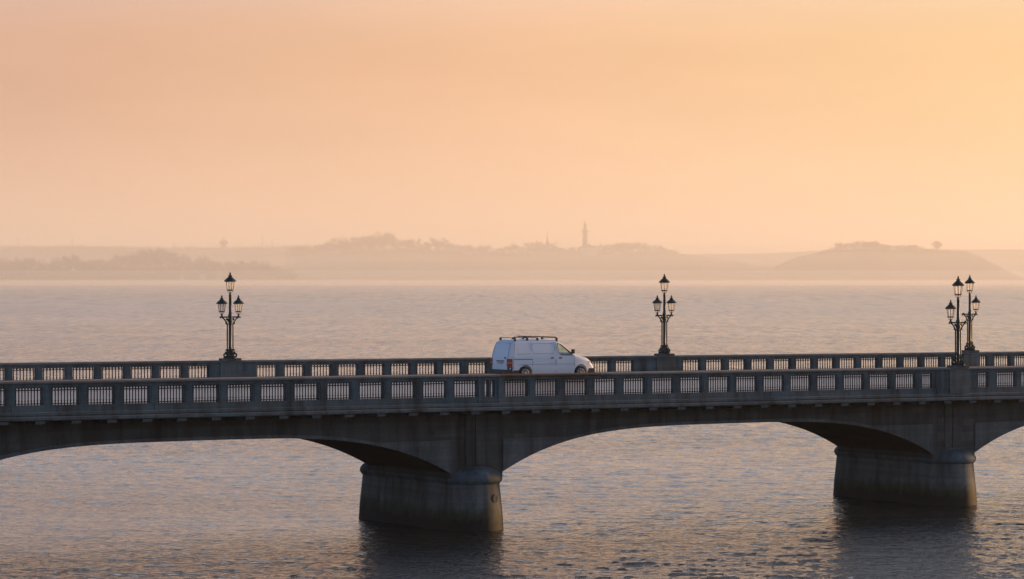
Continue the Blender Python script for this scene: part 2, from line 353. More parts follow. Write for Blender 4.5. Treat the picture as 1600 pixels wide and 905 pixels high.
BAY_N, BAY_F = 1.634, 1.511
def make_grille(w, h, nbar):
    s = MB(); bar = .028
    for i in range(nbar):
        x = -w / 2 + (i + .5) * w / nbar
        s.lathe([(bar, 0), (bar, h * .20), (bar * 1.6, h * .225), (bar * 1.6, h * .25), (bar, h * .275), (bar, h * .70), (bar * 1.5, h * .725), (bar, h * .75), (bar, h)], 6, (x, 0, 0))
    s.box(-w / 2, w / 2, -.02, .02, h * .785, h * .825)
    s.box(-w / 2, w / 2, -.02, .02, .055, .085)
    s.box(-w / 2, w / 2, -.018, .018, h * .965, h)
    pit = w / nbar
    for i in range(nbar - 1):                                                 # a ring between the bar heads
        x = -w / 2 + (i + 1) * pit; rr = min(pit * .36, h * .075)
        s.tube([(x + rr * math.cos(a_), 0, h * .89 + rr * math.sin(a_)) for a_ in np.linspace(0, 2 * math.pi, 9)], .014, 4)
    return s.build('grille', M['black_iron'], None, True)
protos = {}
def grille(w, h, nbar, parent, u, v, z):
    key = (round(w, 3), round(h, 3), nbar)
    if key not in protos:
        o = make_grille(w, h, nbar); protos[key] = o; o.parent = parent; o.location = (u, v, z); return o
    o = protos[key].copy(); C.objects.link(o); o.parent = parent; o.location = (u, v, z); return o

def parapet(v0, v1, openings, zoff, z_op0, z_op1, outer, solids, nbar, copings, extra=None, u0=U0, u1=U1):
    """a concrete balustrade wall: base course, posts between the openings, top rail; openings is a list of (ua, ub)"""
    s = MB(); T = lambda a: (lambda u: zt(u) + zoff)
    us = list(np.arange(u0, u1 + .01, 2.0)); sgn = -1 if outer == v0 else 1
    s.sweep([(v0, -1.31), (v0, z_op0), (v1, z_op0), (v1, -1.31)], us, T(0))
    s.sweep([(v0 - .012, z_op1), (v0 - .012, -.13), (v1 + .012, -.13), (v1 + .012, z_op1)], us, T(0))
    ops = sorted(openings); cur = u0
    for a, c in ops + [(u1, u1)]:
        if a - cur > .02:
            s.box(cur, a, v0 + .015, v1 - .015, z_op0 - .01, z_op1 + .01, T(0))
            if a - cur < .8: s.box(cur + .07, a - .07, v0 - .004, v1 + .004, z_op0 + .05, z_op1 - .004, T(0))   # raised face of a post
        cur = c
    for a, c in solids: s.box(a, c, v0 - .03, v1 + .03, z_op0 - .02, z_op1 + .03, T(0))
    if extra: extra(s, T(0))
    p = s.build('parapet', M['parapet'], bridge)
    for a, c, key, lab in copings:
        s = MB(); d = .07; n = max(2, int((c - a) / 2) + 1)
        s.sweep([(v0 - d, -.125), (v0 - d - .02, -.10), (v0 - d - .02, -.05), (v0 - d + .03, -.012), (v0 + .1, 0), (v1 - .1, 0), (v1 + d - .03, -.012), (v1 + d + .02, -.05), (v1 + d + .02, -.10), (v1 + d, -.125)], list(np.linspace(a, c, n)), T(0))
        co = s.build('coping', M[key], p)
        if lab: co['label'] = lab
    for a, c in ops:
        if -34 < a < 60:
            w_ = c - a; nb = max(2, round(nbar * w_ / 1.25))
            grille(w_, z_op1 - z_op0, nb, p, (a + c) / 2, (v0 + v1) / 2, zt((a + c) / 2) + zoff + z_op0)
    return p
# camera-side parapet
ON = 1.255
opsN = [(-22.38 + BAY_N * i, -22.38 + BAY_N * i + ON) for i in range(-42, 14)] + [(.47, .72), (.80, 1.05)]
opsN += [(1.57 + BAY_N * i, 1.57 + BAY_N * i + ON) for i in range(0, 15)] + [(26.15, 26.80), (29.80, 30.45)]
opsN += [(31.04 + BAY_N * i, 31.04 + BAY_N * i + ON) for i in range(0, 90)]
opsN = [o for o in opsN if o[0] > U0 + .4 and o[1] < U1 - .4]
def near_extra(s, T):
    s.box(27.85, 29.15, -.09, .34, -1.29, -.13, T)                    # projecting centre of the lamp pedestal
    s.box(27.05, 27.14, -.055, .30, -1.29, -.13, T)
    s.box(.14, .30, -.05, .27, -1.29, -.13, T)
    s.box(1.2, 1.42, -.05, .27, -1.29, -.13, T)
parapet(0, .22, opsN, 0, -1.02, -.255, 0, [(26.98, 29.62)], 9,
        [(U0, 1.30, 'coping', None), (1.32, 6.75, 'brown_coping', 'brown length of coping'), (6.77, U1, 'coping', None)], near_extra)
# far parapet
OF = 1.17
opsF = [(-16.20 + BAY_F * i, -16.20 + BAY_F * i + OF) for i in range(-50, 7)]
opsF += [(-3.45 + BAY_F * i, -3.45 + BAY_F * i + OF) for i in range(0, 15)]
opsF += [(22.03 + BAY_F * i, 22.03 + BAY_F * i + OF) for i in range(0, 12)] + [(40.16, 40.8)]
opsF += [(42.72, 43.3), (43.79, 43.79 + OF)] + [(43.79 + BAY_F * i, 43.79 + BAY_F * i + OF) for i in range(1, 90)]
opsF = [o for o in opsF if o[0] > U0 + .4 and o[1] < U1 - .4]
def far_extra(s, T):
    for uc in (-4.83, 20.91, 42.05): s.box(uc - .62, uc + .62, 14.70, 15.22, -.9, -.13, T)
parapet(14.78, 15.0, opsF, .34, -.90, -.24, 15, [(-6.03, -3.62), (19.6, 21.92), (40.9, 42.6)], 8, [(U0, U1, 'coping', None)], far_extra)
for i in range(-3, 7):
    u = -22.38 + BAY_N * 4 * i - .19
    if abs(u - 28.4) < 2.5: continue
    s = MB(); s.box(u - .012, u + .012, -.004, .05, -1.30, -1.03, sh); s.build('construction_joint', M['joint'], bridge)
    s = MB(); s.box(u - .012, u + .012, -.174, -.1, -1.66, -1.51, sh); s.build('construction_joint', M['joint'], bridge)
# brackets under the camera-side cornice
pb = None
for i in range(-30, 60):
    u = -21.3 + BAY_N * i
    if not (-26 < u < 36): continue
    if pb is None:
        s = MB(); s.box(-.22, .22, -.10, .98, -1.80, -1.655); pb = s.build('bracket', M['ring'], bridge, loc=(u, 0, zt(u)))
    else: inst('bracket', pb, bridge, (u, 0, zt(u)))
# road surface, pavements, kerbs laid on the deck
def on_bridge(o): o.location = (BX, BY, 0); o.rotation_euler = (0, 0, BR); return o
s = MB(); s.sweep([(2.22, -1.14), (5, -.90), (9.5, -.502), (12.2, -.56), (12.2, -.68), (9.5, -.68), (2.22, -1.22)], us_all, sh)
tag(on_bridge(s.build('road', M['asphalt'])), kind='structure')
s = MB(); s.sweep([(.32, -1.045), (2.0, -1.06), (2.0, -1.24), (.32, -1.24)], us_all, sh); tag(on_bridge(s.build('pavement', M['paving'])), kind='structure')
s = MB(); s.sweep([(12.45, -.50), (14.70, -.49), (14.70, -.69), (12.45, -.69)], us_all, sh); tag(on_bridge(s.build('pavement', M['paving'])), kind='structure')
s = MB(); s.sweep([(2.01, -1.05), (2.21, -1.055), (2.21, -1.24), (2.01, -1.24)], us_all, sh); s.sweep([(12.21, -.50), (12.44, -.495), (12.44, -.69), (12.21, -.69)], us_all, sh)
tag(on_bridge(s.build('kerb', M['kerb'])), kind='structure')
s = MB()
for k in range(-10, 16): s.sweep([(7.14, -.708), (7.14, -.702), (7.26, -.692), (7.26, -.698)], [k * 6, k * 6 + 3], sh)
tag(on_bridge(s.build('road_markings', mat('white road paint', (.7, .7, .68), .6))), kind='structure')

# ------------------------------------------------------------------ street lamps
def spiral(c, r0, turns, a0, sx, n=26):
    return [(c[0] + sx * r0 * (1 - .75 * t) * math.cos(a0 + 2 * math.pi * turns * t), c[1] + r0 * (1 - .75 * t) * math.sin(a0 + 2 * math.pi * turns * t)) for t in np.linspace(0, 1, n)]
def lantern_bms(sc):
    fr = MB(); gl = MB(); rf = MB(); n = 8; r0 = .145 * sc; r1 = .205 * sc; h0 = .10 * sc; h1 = .50 * sc
    fr.lathe([(.03 * sc, -.10 * sc), (.06 * sc, -.07 * sc), (.035 * sc, -.02 * sc), (.035 * sc, .0)], 8)
    fr.lathe([(.05 * sc, h0 - .045 * sc), (.17 * sc, h0 - .03 * sc), (.175 * sc, h0), (.13 * sc, h0 + .02 * sc), (.02 * sc, h0 + .022 * sc)], n)
    for k in range(n):
        a = 2 * math.pi * k / n; ca, sa = math.cos(a), math.sin(a)
        fr.tube([(r0 * ca, r0 * sa, h0), (r1 * ca, r1 * sa, h1)], .011 * sc, 4)
    for k in range(4):
        a = math.pi / 4 + math.pi / 2 * k; ca, sa = math.cos(a), math.sin(a)
        fr.tube([(.03 * sc * ca, .03 * sc * sa, -.06 * sc), (.09 * sc * ca, .09 * sc * sa, -.01 * sc), (.12 * sc * ca, .12 * sc * sa, h0 - .02 * sc)], .010 * sc, 4)
    vs = [(r * .985 * math.cos(2 * math.pi * k / n), r * .985 * math.sin(2 * math.pi * k / n), z) for r, z in ((r0, h0 + .02 * sc), (r1, h1)) for k in range(n)]
    gl.add(vs, [(k, (k + 1) % n, n + (k + 1) % n, n + k) for k in range(n)])
    rf.lathe([(r_ * sc, h1 + z_ * sc) for r_, z_ in ((.21, -.02), (.28, -.01), (.295, .015), (.265, .05), (.215, .10), (.16, .15), (.105, .195), (.075, .22), (.10, .245), (.095, .275), (.05, .29), (.032, .33), (.055, .355), (.035, .38), (.014, .43))], n, rot=.39)
    return fr, gl, rf
def lamp(uc, v, z, sides, sc, label):
    t = tag(empty('street_lamp', (BX + uc * math.cos(BR) - v * math.sin(BR), BY + uc * math.sin(BR) + v * math.cos(BR), z), BR), label, 'street lamp', 'cast iron lantern lamps on the bridge parapets')
    k = sc
    s = MB(); s.box(-.5 * k, .5 * k, -.24, .24, -.02, .10 * k); s.build('plinth', M['parapet'], t)
    s = MB(); z0 = .10 * k
    s.lathe([(.34 * k, z0), (.34 * k, z0 + .03 * k), (.28 * k, z0 + .05 * k), (.12 * k, z0 + .10 * k), (.085 * k, z0 + .18 * k)], 8, rot=math.pi / 8)
    for a in range(4):
        A = a * math.pi / 2; ca, sa = math.cos(A), math.sin(A)
        def put(pts, rad): s.tube([(r_ * k * ca, r_ * k * sa, z0 + h_ * k) for r_, h_ in pts], rad * k, 5)
        put(spiral((.275, .17), .135, 1.25, R(90), 1), .042)                   # large lower volute
        put([(.245, .27), (.17, .29), (.135, .36), (.15, .43), (.20, .44)], .034)
        put(spiral((.205, .42), .05, 1.1, R(200), -1, 16), .022)                 # small upper volute
        s.tube([(.33 * k * ca, .33 * k * sa, z0 + .02 * k), (.36 * k * ca, .36 * k * sa, z0 + .07 * k)], .03 * k, 5)
    s.build('base', M['iron'], t, True)
    s = MB(); s.lathe([(.085 * k, z0 + .15 * k), (.07 * k, z0 + .5 * k), (.085 * k, z0 + .53 * k), (.076 * k, z0 + .56 * k), (.070 * k, 1.72 * k), (.085 * k, 1.75 * k), (.09 * k, 1.86 * k), (.12 * k, 1.93 * k), (.12 * k, 2.0 * k), (.08 * k, 2.06 * k), (.105 * k, 2.16 * k), (.105 * k, 2.24 * k), (.074 * k, 2.28 * k), (.062 * k, 3.18 * k), (.075 * k, 3.2 * k), (.06 * k, 3.24 * k), (.04 * k, 3.32 * k)], 12); s.build('post', M['iron'], t, True)
    for a in range(2):                                                            # slim columns either side of the post
        A = a * math.pi; x, y = .158 * k * math.cos(A), .158 * k * math.sin(A)
        s = MB(); s.lathe([(.030 * k, z0 + .06 * k), (.028 * k, z0 + .5 * k), (.038 * k, z0 + .52 * k), (.034 * k, z0 + .55 * k), (.036 * k, z0 + .58 * k), (.036 * k, 1.68 * k), (.036 * k, 1.71 * k), (.036 * k, 1.78 * k), (.022 * k, 1.80 * k), (.02 * k, 1.84 * k)], 8, (x, y, 0)); s.build('column', M['iron'], t, True)
    def arm(sx, ln=.53):
        s = MB(); y = 0
        P = lambda pts, r: s.tube([(sx * a_ * k, 0, h_ * k) for a_, h_ in pts], r * k, 6)
        P([(.06, 2.13), (.3, 2.13), (ln - .05, 2.13), (ln, 2.15)], .040)
        P([(.12, 1.76), (.18, 1.79), (.235, 1.9), (.30, 2.0), (.38, 2.07), (ln - .09, 2.10)], .034)
        P([(q[0], q[1]) for q in spiral((.22, 1.83), .06, 1.2, R(60), 1, 18)], .026)
        P([(q[0], q[1]) for q in spiral((.17, 2.03), .065, 1.2, R(160), 1, 18)], .024)
        P([(.09, 1.87), (.14, 1.96), (.2, 2.08)], .018)
        P([(q[0], q[1]) for q in spiral((ln, 2.12), .05, 1.1, R(-90), 1, 14)], .018)
        s.lathe([(.03 * k, 2.12 * k), (.065 * k, 2.15 * k), (.05 * k, 2.2 * k), (.03 * k, 2.22 * k)], 8, (sx * (ln - .07) * k, 0, 0))
        s.build('arm', M['iron'], t, True)
    for sx in (-1, 1): arm(sx)
    for sx in (-1, 1):                                                            # short arms across the parapet stay plain scrolls
        pass
    def put_lantern(x, h, q):
        fr, gl, rf = lantern_bms(q); lo = fr.build('lantern', M['iron'], t, True, loc=(x, 0, h))
        gl.build('glass', M['lamp_glass'], lo); rf.build('roof', M['iron'], lo, True)
    put_lantern(0, 3.36 * k, 1.06 * k)
    for sx in sides: put_lantern(sx * .46 * k, 2.31 * k, .97 * k)
    return t
lamp(-4.83, 15.0 - .12, zt(-4.83) + .34 - .004, (-1, 1), .985, 'dark green iron lamp with three lanterns left of the white van, on the far parapet')
lamp(20.91, 15.0 - .12, zt(20.91) + .34 - .004, (-1, 1), .995, 'dark iron lamp with three lanterns just right of the white van, on the far parapet')
lamp(28.56, .11, zt(28.68) - .004, (-1,), 1.06, 'iron lamp on the near parapet pedestal above the right pier, its side lantern at left')
lamp(42.05, 15.0 - .12, zt(42.05) + .34 - .004, (1,), 1.005, 'iron lamp on the far parapet behind the near right lamp, its side lantern at right')
print('stage bridge ok')
# ------------------------------------------------------------------ the white van
def bool_cut(o, cutters):
    for c in cutters:
        md = o.modifiers.new('cut', 'BOOLEAN'); md.object = c; md.operation = 'DIFFERENCE'; md.solver = 'EXACT'
    dg = bpy.context.evaluated_depsgraph_get(); me = bpy.data.meshes.new_from_object(o.evaluated_get(dg))
    o.modifiers.clear(); o.data = me
    for c in cutters: bpy.data.objects.remove(c)
VW = .86                                         # half width
vu, vv_ = 6.75, 8.72                             # rear bumper position along the bridge, centre line across it
vz = zt(9.2) - .565
van = tag(empty('delivery_van', (BX + vu * math.cos(BR) - vv_ * math.sin(BR), BY + vu * math.sin(BR) + vv_ * math.cos(BR), vz), BR),
          'white windowless delivery van with roof bars driving over the bridge', 'van')
van.rotation_euler = (0, math.atan(.0052), BR); van.scale = (1.02, 1, 1)
M['white'] = mat('white van paint', (.50, .57, .66), .42, 0, .35)
m = M['white']; b = m.node_tree.nodes['Principled BSDF']; b.inputs['Coat Weight'].default_value = .08
vv2 = objvec(m); sep = N(m, 'ShaderNodeSeparateXYZ'); L(m, vv2, sep.inputs[0])
dirt = mathn(m, 'MULTIPLY', maprange(m, mathn(m, 'ADD', sep.outputs[2], mathn(m, 'MULTIPLY', noise(m, vv2, 3, 5), .5)), 1.0, .35), .45)
L(m, mixc(m, dirt, (.50, .57, .66), (.42, .41, .39)), b.inputs['Base Color'])
M['black_plastic'] = mat('black bumper plastic', (.018, .018, .02), .55)
M['dark_int'] = mat('dark cabin lining', (.03, .03, .032), .8)
M['tyre'] = mat('tyre rubber', (.015, .015, .015), .8)
M['steel'] = mat('silver wheel cover', (.30, .31, .33), .5, 0)
M['red_lens'] = mat('red tail lens', (.28, .014, .01), .25)
M['clear_lens'] = mat('clear lamp lens', (.4, .4, .4), .25)
M['plate'] = mat('plate grey', (.3, .3, .3), .4)
M['seam'] = mat('panel gap', (.06, .065, .075), .7)
# side outline (x, z) from rear bottom clockwise over the roof
roof_prof = [(0.0, .42), (0.0, .62), (.0, .95), (.06, 1.3), (.15, 1.66), (.22, 1.83), (.33, 1.915), (.55, 1.945), (1.4, 1.965), (2.2, 1.955), (2.72, 1.925), (2.92, 1.87), (3.10, 1.76), (3.45, 1.50), (3.75, 1.285), (3.95, 1.20), (4.25, 1.13), (4.50, 1.06), (4.68, .97), (4.80, .84), (4.88, .66), (4.925, .50), (4.925, .36)]
def half_w(x, z):
    w_ = VW
    if z > .95: w_ -= .16 * ((z - .95) / 1.0) ** 1.7
    if z < .5: w_ -= .03 * (.5 - z) / .25
    if x > 3.7: w_ -= .14 * ((x - 3.7) / 1.25) ** 2.2
    if x < .25: w_ -= .05 * ((.25 - x) / .25) ** 2
    return w_
body = bmesh.new()
# stations along the body: for every x a closed cross section between sill and outline
def top_at(x):
    for (x0, z0), (x1, z1) in zip(roof_prof, roof_prof[1:]):
        if x0 <= x <= x1 and x1 > x0: return z0 + (z1 - z0) * (x - x0) / (x1 - x0)
    return roof_prof[-1][1]
xs_ = sorted(set([0.002, .03, .06, .10, .15, .19, .22, .27, .33, .43, .55] + list(np.arange(.7, 2.7, .2)) + [2.72, 2.82, 2.92, 3.0, 3.1, 3.27, 3.45, 3.6, 3.75, 3.85, 3.95, 4.1, 4.25, 4.4, 4.55, 4.64, 4.72, 4.79, 4.80, 4.84, 4.88, 4.905, 4.924]))
rings = []
for x in xs_:
    zt_ = top_at(x); zb = .27 if .05 < x < 4.9 else .30; ring = []
    hs = [0, .06, .15, .28, .42, .56, .70, .82, .90]
    rc = min(.17, (zt_ - zb) * .3)
    zs_ = [zb + (zt_ - rc - zb) * h / .9 for h in hs]
    side = [(half_w(x, z), z) for z in zs_]
    wt = half_w(x, zt_ - rc)
    for a in (22, 45, 68): side.append((wt - rc * 1.15 * (1 - math.cos(R(a))), zt_ - rc + rc * math.sin(R(a))))
    side.append((wt - rc * 1.2, zt_ - .0)); side.append((wt * .4, zt_ + (.012 if x > .3 and x < 3 else .02)))
    ring = [(x, -y, z) for y, z in side] + [(x, y, z) for y, z in side[::-1]]
    rings.append(ring)
lb = loft(rings)
bo = lb.build('body', M['white'], None, True)
def cutter(mb): return mb.build('cutter', M['dark_int'])
cuts = []
c = MB()                                          # cabin hollow
hol = [(.25, .55), (.25, 1.62), (.4, 1.86), (2.6, 1.87), (2.88, 1.80), (3.05, 1.71), (3.42, 1.44), (3.68, 1.25), (3.68, .55)]
c.prism(hol, -.64, .64); cuts.append(cutter(c))
win = [(2.80, 1.76), (3.00, 1.72), (3.36, 1.455), (3.62, 1.27), (3.62, 1.19), (2.96, 1.20), (2.86, 1.32)]
c = MB(); c.prism(win, -1.2, 1.2); cuts.append(cutter(c))
c = MB(); ws = [(2.88, 1.74), (3.04, 1.95), (3.86, 1.40), (3.60, 1.16)]; c.prism(ws, -.56, .56); cuts.append(cutter(c))
for wx in (.93, 4.12):
    for sy in (-1, 1):
        c = MB(); q = MB(); q.lathe([(.385, 0), (.385, .26)], 32)
        mm = Matrix.Translation((wx, -1.0 if sy < 0 else .74, .35)) @ Matrix.Rotation(R(-90), 4, 'X')
        c.add([mm @ Vector(p) for p in q.v], q.f); cuts.append(cutter(c))
bool_cut(bo, cuts); bo.parent = van
bo.data.polygons.foreach_set('use_smooth', [True] * len(bo.data.polygons)); bo.data.set_sharp_from_angle(angle=R(35))
if not bo.data.materials: bo.data.materials.append(M['white'])
for sy in (-1, 1):
    y = lambda x, z, d=0: sy * (half_w(x, z) + d)
    # side window glass and its rubber surround
    s = MB(); ps = [(x, y(x, z, -.015), z) for x, z in win]; s.add(ps, [tuple(range(len(ps)))]); s.build('side_window', M['van_glass'], van)
    s = MB(); s.tube([(x, y(x, z, .002), z) for x, z in win + win[:1]], .016, 5); s.build('window_seal', M['black_plastic'], van)
    # wheels
    for wx in (.93, 4.12):
        s = MB(); q = MB(); q.lathe([(.20, -.10), (.29, -.10), (.325, -.07), (.33, 0), (.325, .07), (.29, .095), (.20, .09)], 28)
        mm = Matrix.Translation((wx, sy * .765, .33)) @ Matrix.Rotation(R(90) * (1 if sy < 0 else -1), 4, 'X')
        s.add([mm @ Vector(p) for p in q.v], q.f); wh = s.build('wheel', M['tyre'], van, True)
        s = MB(); q = MB(); q.lathe([(.2, .05), (.205, .088), (.185, .10), (.15, .075), (.09, .08), (.07, .10), (.02, .105)], 24)
        for k in range(7):
            a = 2 * math.pi * k / 7; q.box(.0, .0, 0, 0, 0, 0) if 0 else None
            q.add([(Matrix.Rotation(a, 4, 'Z') @ Vector(p)) for p in ((.07, -.02, .08), (.17, -.028, .08), (.17, .028, .08), (.07, .02, .08), (.07, -.012, .10), (.17, -.02, .098), (.17, .02, .098), (.07, .012, .10))], [(4, 5, 6, 7), (0, 1, 5, 4), (1, 2, 6, 5), (2, 3, 7, 6), (3, 0, 4, 7)])
        s.add([mm @ Vector(p) for p in q.v], q.f); s.build('rim', M['steel'], wh, True)
    # black arch lips + tail lamp + mirror + handles + door gaps
    s = MB()
    for x0, x1, z0, z1 in ((.03, .56, .26, .47),): s.add([(x, y(x, .4, d), z) for x in (x0, x1) for d in (-.05, .028) for z in (z0, z1)], [(0, 1, 3, 2), (4, 6, 7, 5), (0, 4, 5, 1), (2, 3, 7, 6), (0, 2, 6, 4), (1, 5, 7, 3)])
    s.build('bumper_end', M['black_plastic'], van)
    s = MB(); s.add([(x, y(x, zz, d), zz) for x in (-.018, .19) for d in (-.14 if 1 else 0, .014) for zz in (.66, 1.03)], [(0, 1, 3, 2), (4, 6, 7, 5), (0, 4, 5, 1), (2, 3, 7, 6), (0, 2, 6, 4), (1, 5, 7, 3)])
    tl = s.build('tail_lamp', M['red_lens'], van)
    s = MB(); s.add([(x, y(x, zz, d), zz) for x in (-.022, .192) for d in (-.12, .018) for zz in (.80, .875)], [(0, 1, 3, 2), (4, 6, 7, 5), (0, 4, 5, 1), (2, 3, 7, 6), (0, 2, 6, 4), (1, 5, 7, 3)]); s.build('lens', mat('orange lens', (.35, .12, .08), .3), tl)
    s = MB(); s.add([(x, y(x, zz, d), zz) for x in (-.01, .2) for d in (-.10, .01) for zz in (.44, .655)], [(0, 1, 3, 2), (4, 6, 7, 5), (0, 4, 5, 1), (2, 3, 7, 6), (0, 2, 6, 4), (1, 5, 7, 3)]); s.build('lamp_trim', M['black_plastic'], van)
    s = MB(); mx = 3.56
    s.tube([(mx - .02, y(mx, 1.25, 0), 1.26), (mx, y(mx, 1.25, .10), 1.30)], .022, 6)
    s.add([(mx + dx_, y(mx, 1.3, .05 + dy_), 1.26 + dz_) for dx_ in (-.035, .05) for dy_ in (0, .19) for dz_ in (0, .22)], [(0, 1, 3, 2), (4, 6, 7, 5), (0, 4, 5, 1), (2, 3, 7, 6), (0, 2, 6, 4), (1, 5, 7, 3)])
    s.build('wing_mirror', M['black_plastic'], van)
    for hx in (2.46, 2.93):
        s = MB(); s.add([(hx + dx_, y(hx, 1.05, dy_), 1.03 + dz_) for dx_ in (-.075, .075) for dy_ in (-.01, .03) for dz_ in (0, .055)], [(0, 1, 3, 2), (4, 6, 7, 5), (0, 4, 5, 1), (2, 3, 7, 6), (0, 2, 6, 4), (1, 5, 7, 3)]); s.build('door_handle', M['black_plastic'], van)
    s = MB()
    def seam(pts, r=.009): s.tube([(x, y(x, z, .001), z) for x, z in pts], r, 4)
    seam([(1.34, .40), (1.34, .9), (1.33, 1.5), (1.31, 1.84)]); seam([(2.62, .34), (2.63, .9), (2.62, 1.5), (2.58, 1.84)])
    seam([(2.70, .34), (2.71, .9), (2.72, 1.5), (2.69, 1.84)]); seam([(3.72, .60), (3.75, .9), (3.72, 1.2)])
    seam([(.26, .5), (.26, 1.0), (.32, 1.5), (.38, 1.78)], .012)
    seam([(1.42, 1.28), (2.5, 1.28), (2.5, 1.76), (1.42, 1.78), (1.42, 1.28)], .006); seam([(.5, 1.25), (1.25, 1.27)], .006)
    seam([(.5, .75), (1.2, .76), (2.6, .76), (3.8, .74)], .007)
    s.build('panel_gap', M['seam'], van)
    s = MB(); s.add([(x, y(x, 1.0, d), zz) for x in (.30, 1.33) for d in (-.02, .012) for zz in (.985, 1.015)], [(0, 1, 3, 2), (4, 6, 7, 5), (0, 4, 5, 1), (2, 3, 7, 6), (0, 2, 6, 4), (1, 5, 7, 3)]); s.build('door_rail', M['seam'], van)
    s = MB(); s.add([(x, y(min(x, 4.6), .75, d), zz) for x, d in ((4.56, -.16), (4.78, -.16), (4.56, .006), (4.76, -.04)) for zz in (.66, .88)], [(0, 1, 3, 2), (4, 6, 7, 5), (0, 4, 5, 1), (2, 3, 7, 6), (0, 2, 6, 4), (1, 5, 7, 3)]); s.build('headlamp', M['clear_lens'], van)
# windscreen, rear door gap, plate, bumpers
s = MB(); s.add([(2.98, -.56, 1.845), (2.98, .56, 1.845), (3.72, .56, 1.30), (3.72, -.56, 1.30)], [(0, 1, 2, 3)]); s.build('windscreen', M['van_glass'], van)
s = MB(); s.box(-.085, .16, -.82, .82, .27, .50); s.box(-.10, -.03, -.78, .78, .30, .42); s.build('rear_bumper', M['black_plastic'], van)
s = MB(); s.box(4.56, 4.96, -.79, .79, .25, .53); s.build('front_bumper', M['black_plastic'], van)
s = MB(); s.box(-.03, .0, -.32, .20, .78, .90); s.build('number_plate', M['plate'], van)
s = MB(); s.box(-.035, .004, -.40, .28, .905, .945); s.box(-.03, .03, -.52, -.46, 1.04, 1.11); s.build('tailgate_handle', M['seam'], van)
s = MB()
def rearx(z): return .0 if z < .95 else np.interp(z, [.95, 1.3, 1.66, 1.83], [0, .06, .15, .22])
for yy in (-.72, .72): s.tube([(rearx(z) - .001, yy * (1 - .09 * max(0, z - .95)), z) for z in (.5, .95, 1.3, 1.66, 1.8)], .009, 4)
s.tube([(rearx(1.79) - .001, yy, 1.79) for yy in (-.66, -.3, .3, .66)], .009, 4)
s.build('tailgate_gap', M['seam'], van)
# two seats and steering wheel seen through the cab window
for yy in (-.38, .38):
    s = MB(); s.box(2.55, 2.68, yy - .22, yy + .22, .8, 1.36); s.box(2.56, 2.65, yy - .11, yy + .11, 1.36, 1.54); s.box(2.6, 3.05, yy - .23, yy + .23, .7, .84); s.build('seat', M['dark_int'], van)
s = MB(); s.box(3.35, 3.72, -.62, .62, .9, 1.13); s.build('dashboard', M['dark_int'], van)
# roof bars: crossbars on feet, one long ladder rail
rk = MB(); xs2 = (.44, 1.14, 1.72, 2.82)
for x in xs2:
    rk.box(x - .03, x + .03, -.66, .66, 2.03, 2.06)
    for sy in (-1, 1): rk.add([(x + a_, sy * (.62 + b_), c_) for a_ in (-.045, .045) for b_ in (0, .07) for c_ in (1.85, 2.035)], [(0, 1, 3, 2), (4, 6, 7, 5), (0, 4, 5, 1), (2, 3, 7, 6), (0, 2, 6, 4), (1, 5, 7, 3)])
rk.tube([(1.30, -.50, 2.105), (2.0, -.50, 2.095), (2.86, -.50, 2.07)], .028, 6); rk.tube([(.5, -.50, 2.10), (1.25, -.50, 2.10)], .014, 6)
rk.tube([(1.30, .45, 2.105), (2.86, .45, 2.07)], .028, 6); rk.box(1.10, 1.2, -.58, -.42, 2.07, 2.125)
rk.build('roof_rack', M['black_plastic'], van)

# ------------------------------------------------------------------ far shore: hills, woods, buildings
def X(px, D): return (px - 800) / 4800 * D
def Z(py, D): return CAM_H + (426 - py) / 4800 * D
m = mat('winter field', (.10, .095, .06), .95, spec=.1); b = m.node_tree.nodes['Principled BSDF']
vf = objvec(m, (1, 1, 1)); L(m, ramp(m, noise(m, vf, .004, 4), [(.38, (.06, .06, .038)), (.5, (.10, .10, .055)), (.62, (.16, .145, .09))]), b.inputs['Base Color']); M['field'] = m
def hill(name, prof, D, depth, back, foot=(0.0, .15, .4, .75), rough=2.0, seed=0):
    rnd = random.Random(seed); s = MB()
    xs = np.linspace(prof[0][0], prof[-1][0], 90); zs = np.interp(xs, [p[0] for p in prof], [p[1] for p in prof])
    rows = []
    for t, k in [(0, 0), (.12, .16), (.3, .42), (.5, .66), (.75, .88), (1, 1), (1.5, .95), (2.2, .6), (3, -.1)]:
        y = D - depth + depth * t if t <= 1 else D + back * (t - 1) / 2
        row = []
        for px, pz in zip(xs, zs):
            h_ = max(-2.0, Z(pz, D)) if pz < 440 else -2.0
            row.append((X(px, D) * (1 if t < 1 else 1) , y, (-1.5 + (h_ + 1.5) * k) + (rnd.uniform(-1, 1) * rough if 0 < t < 3 and h_ > 0 else 0) * (0.3 if t == 1 else 1)))
        rows.append(row)
    n = len(xs); vs = [p for r_ in rows for p in r_]
    s.add(vs, [(j * n + i, j * n + i + 1, (j + 1) * n + i + 1, (j + 1) * n + i) for j in range(len(rows) - 1) for i in range(n - 1)])
    o = s.build(name, M['field'], None, True); tag(o, kind='structure'); return o
def gz(prof, D, px): return Z(np.interp(px, [p[0] for p in prof], [p[1] for p in prof]), D)
P1 = [(-160, 426), (0, 428), (120, 429), (200, 424), (300, 426), (400, 429), (460, 434), (490, 441)]
P2 = [(-300, 389), (0, 388), (120, 387), (240, 389), (330, 389), (430, 388), (520, 386), (640, 388), (760, 393), (900, 397)]
P3 = [(330, 441), (400, 428), (450, 414), (500, 402), (560, 396), (640, 394), (720, 398), (800, 400), (880, 399), (960, 397), (1040, 396), (1075, 398), (1120, 403), (1200, 416), (1320, 441)]
P4 = [(900, 399), (1060, 397.5), (1200, 396), (1280, 392), (1340, 388), (1420, 388), (1500, 390), (1600, 390), (1900, 392)]
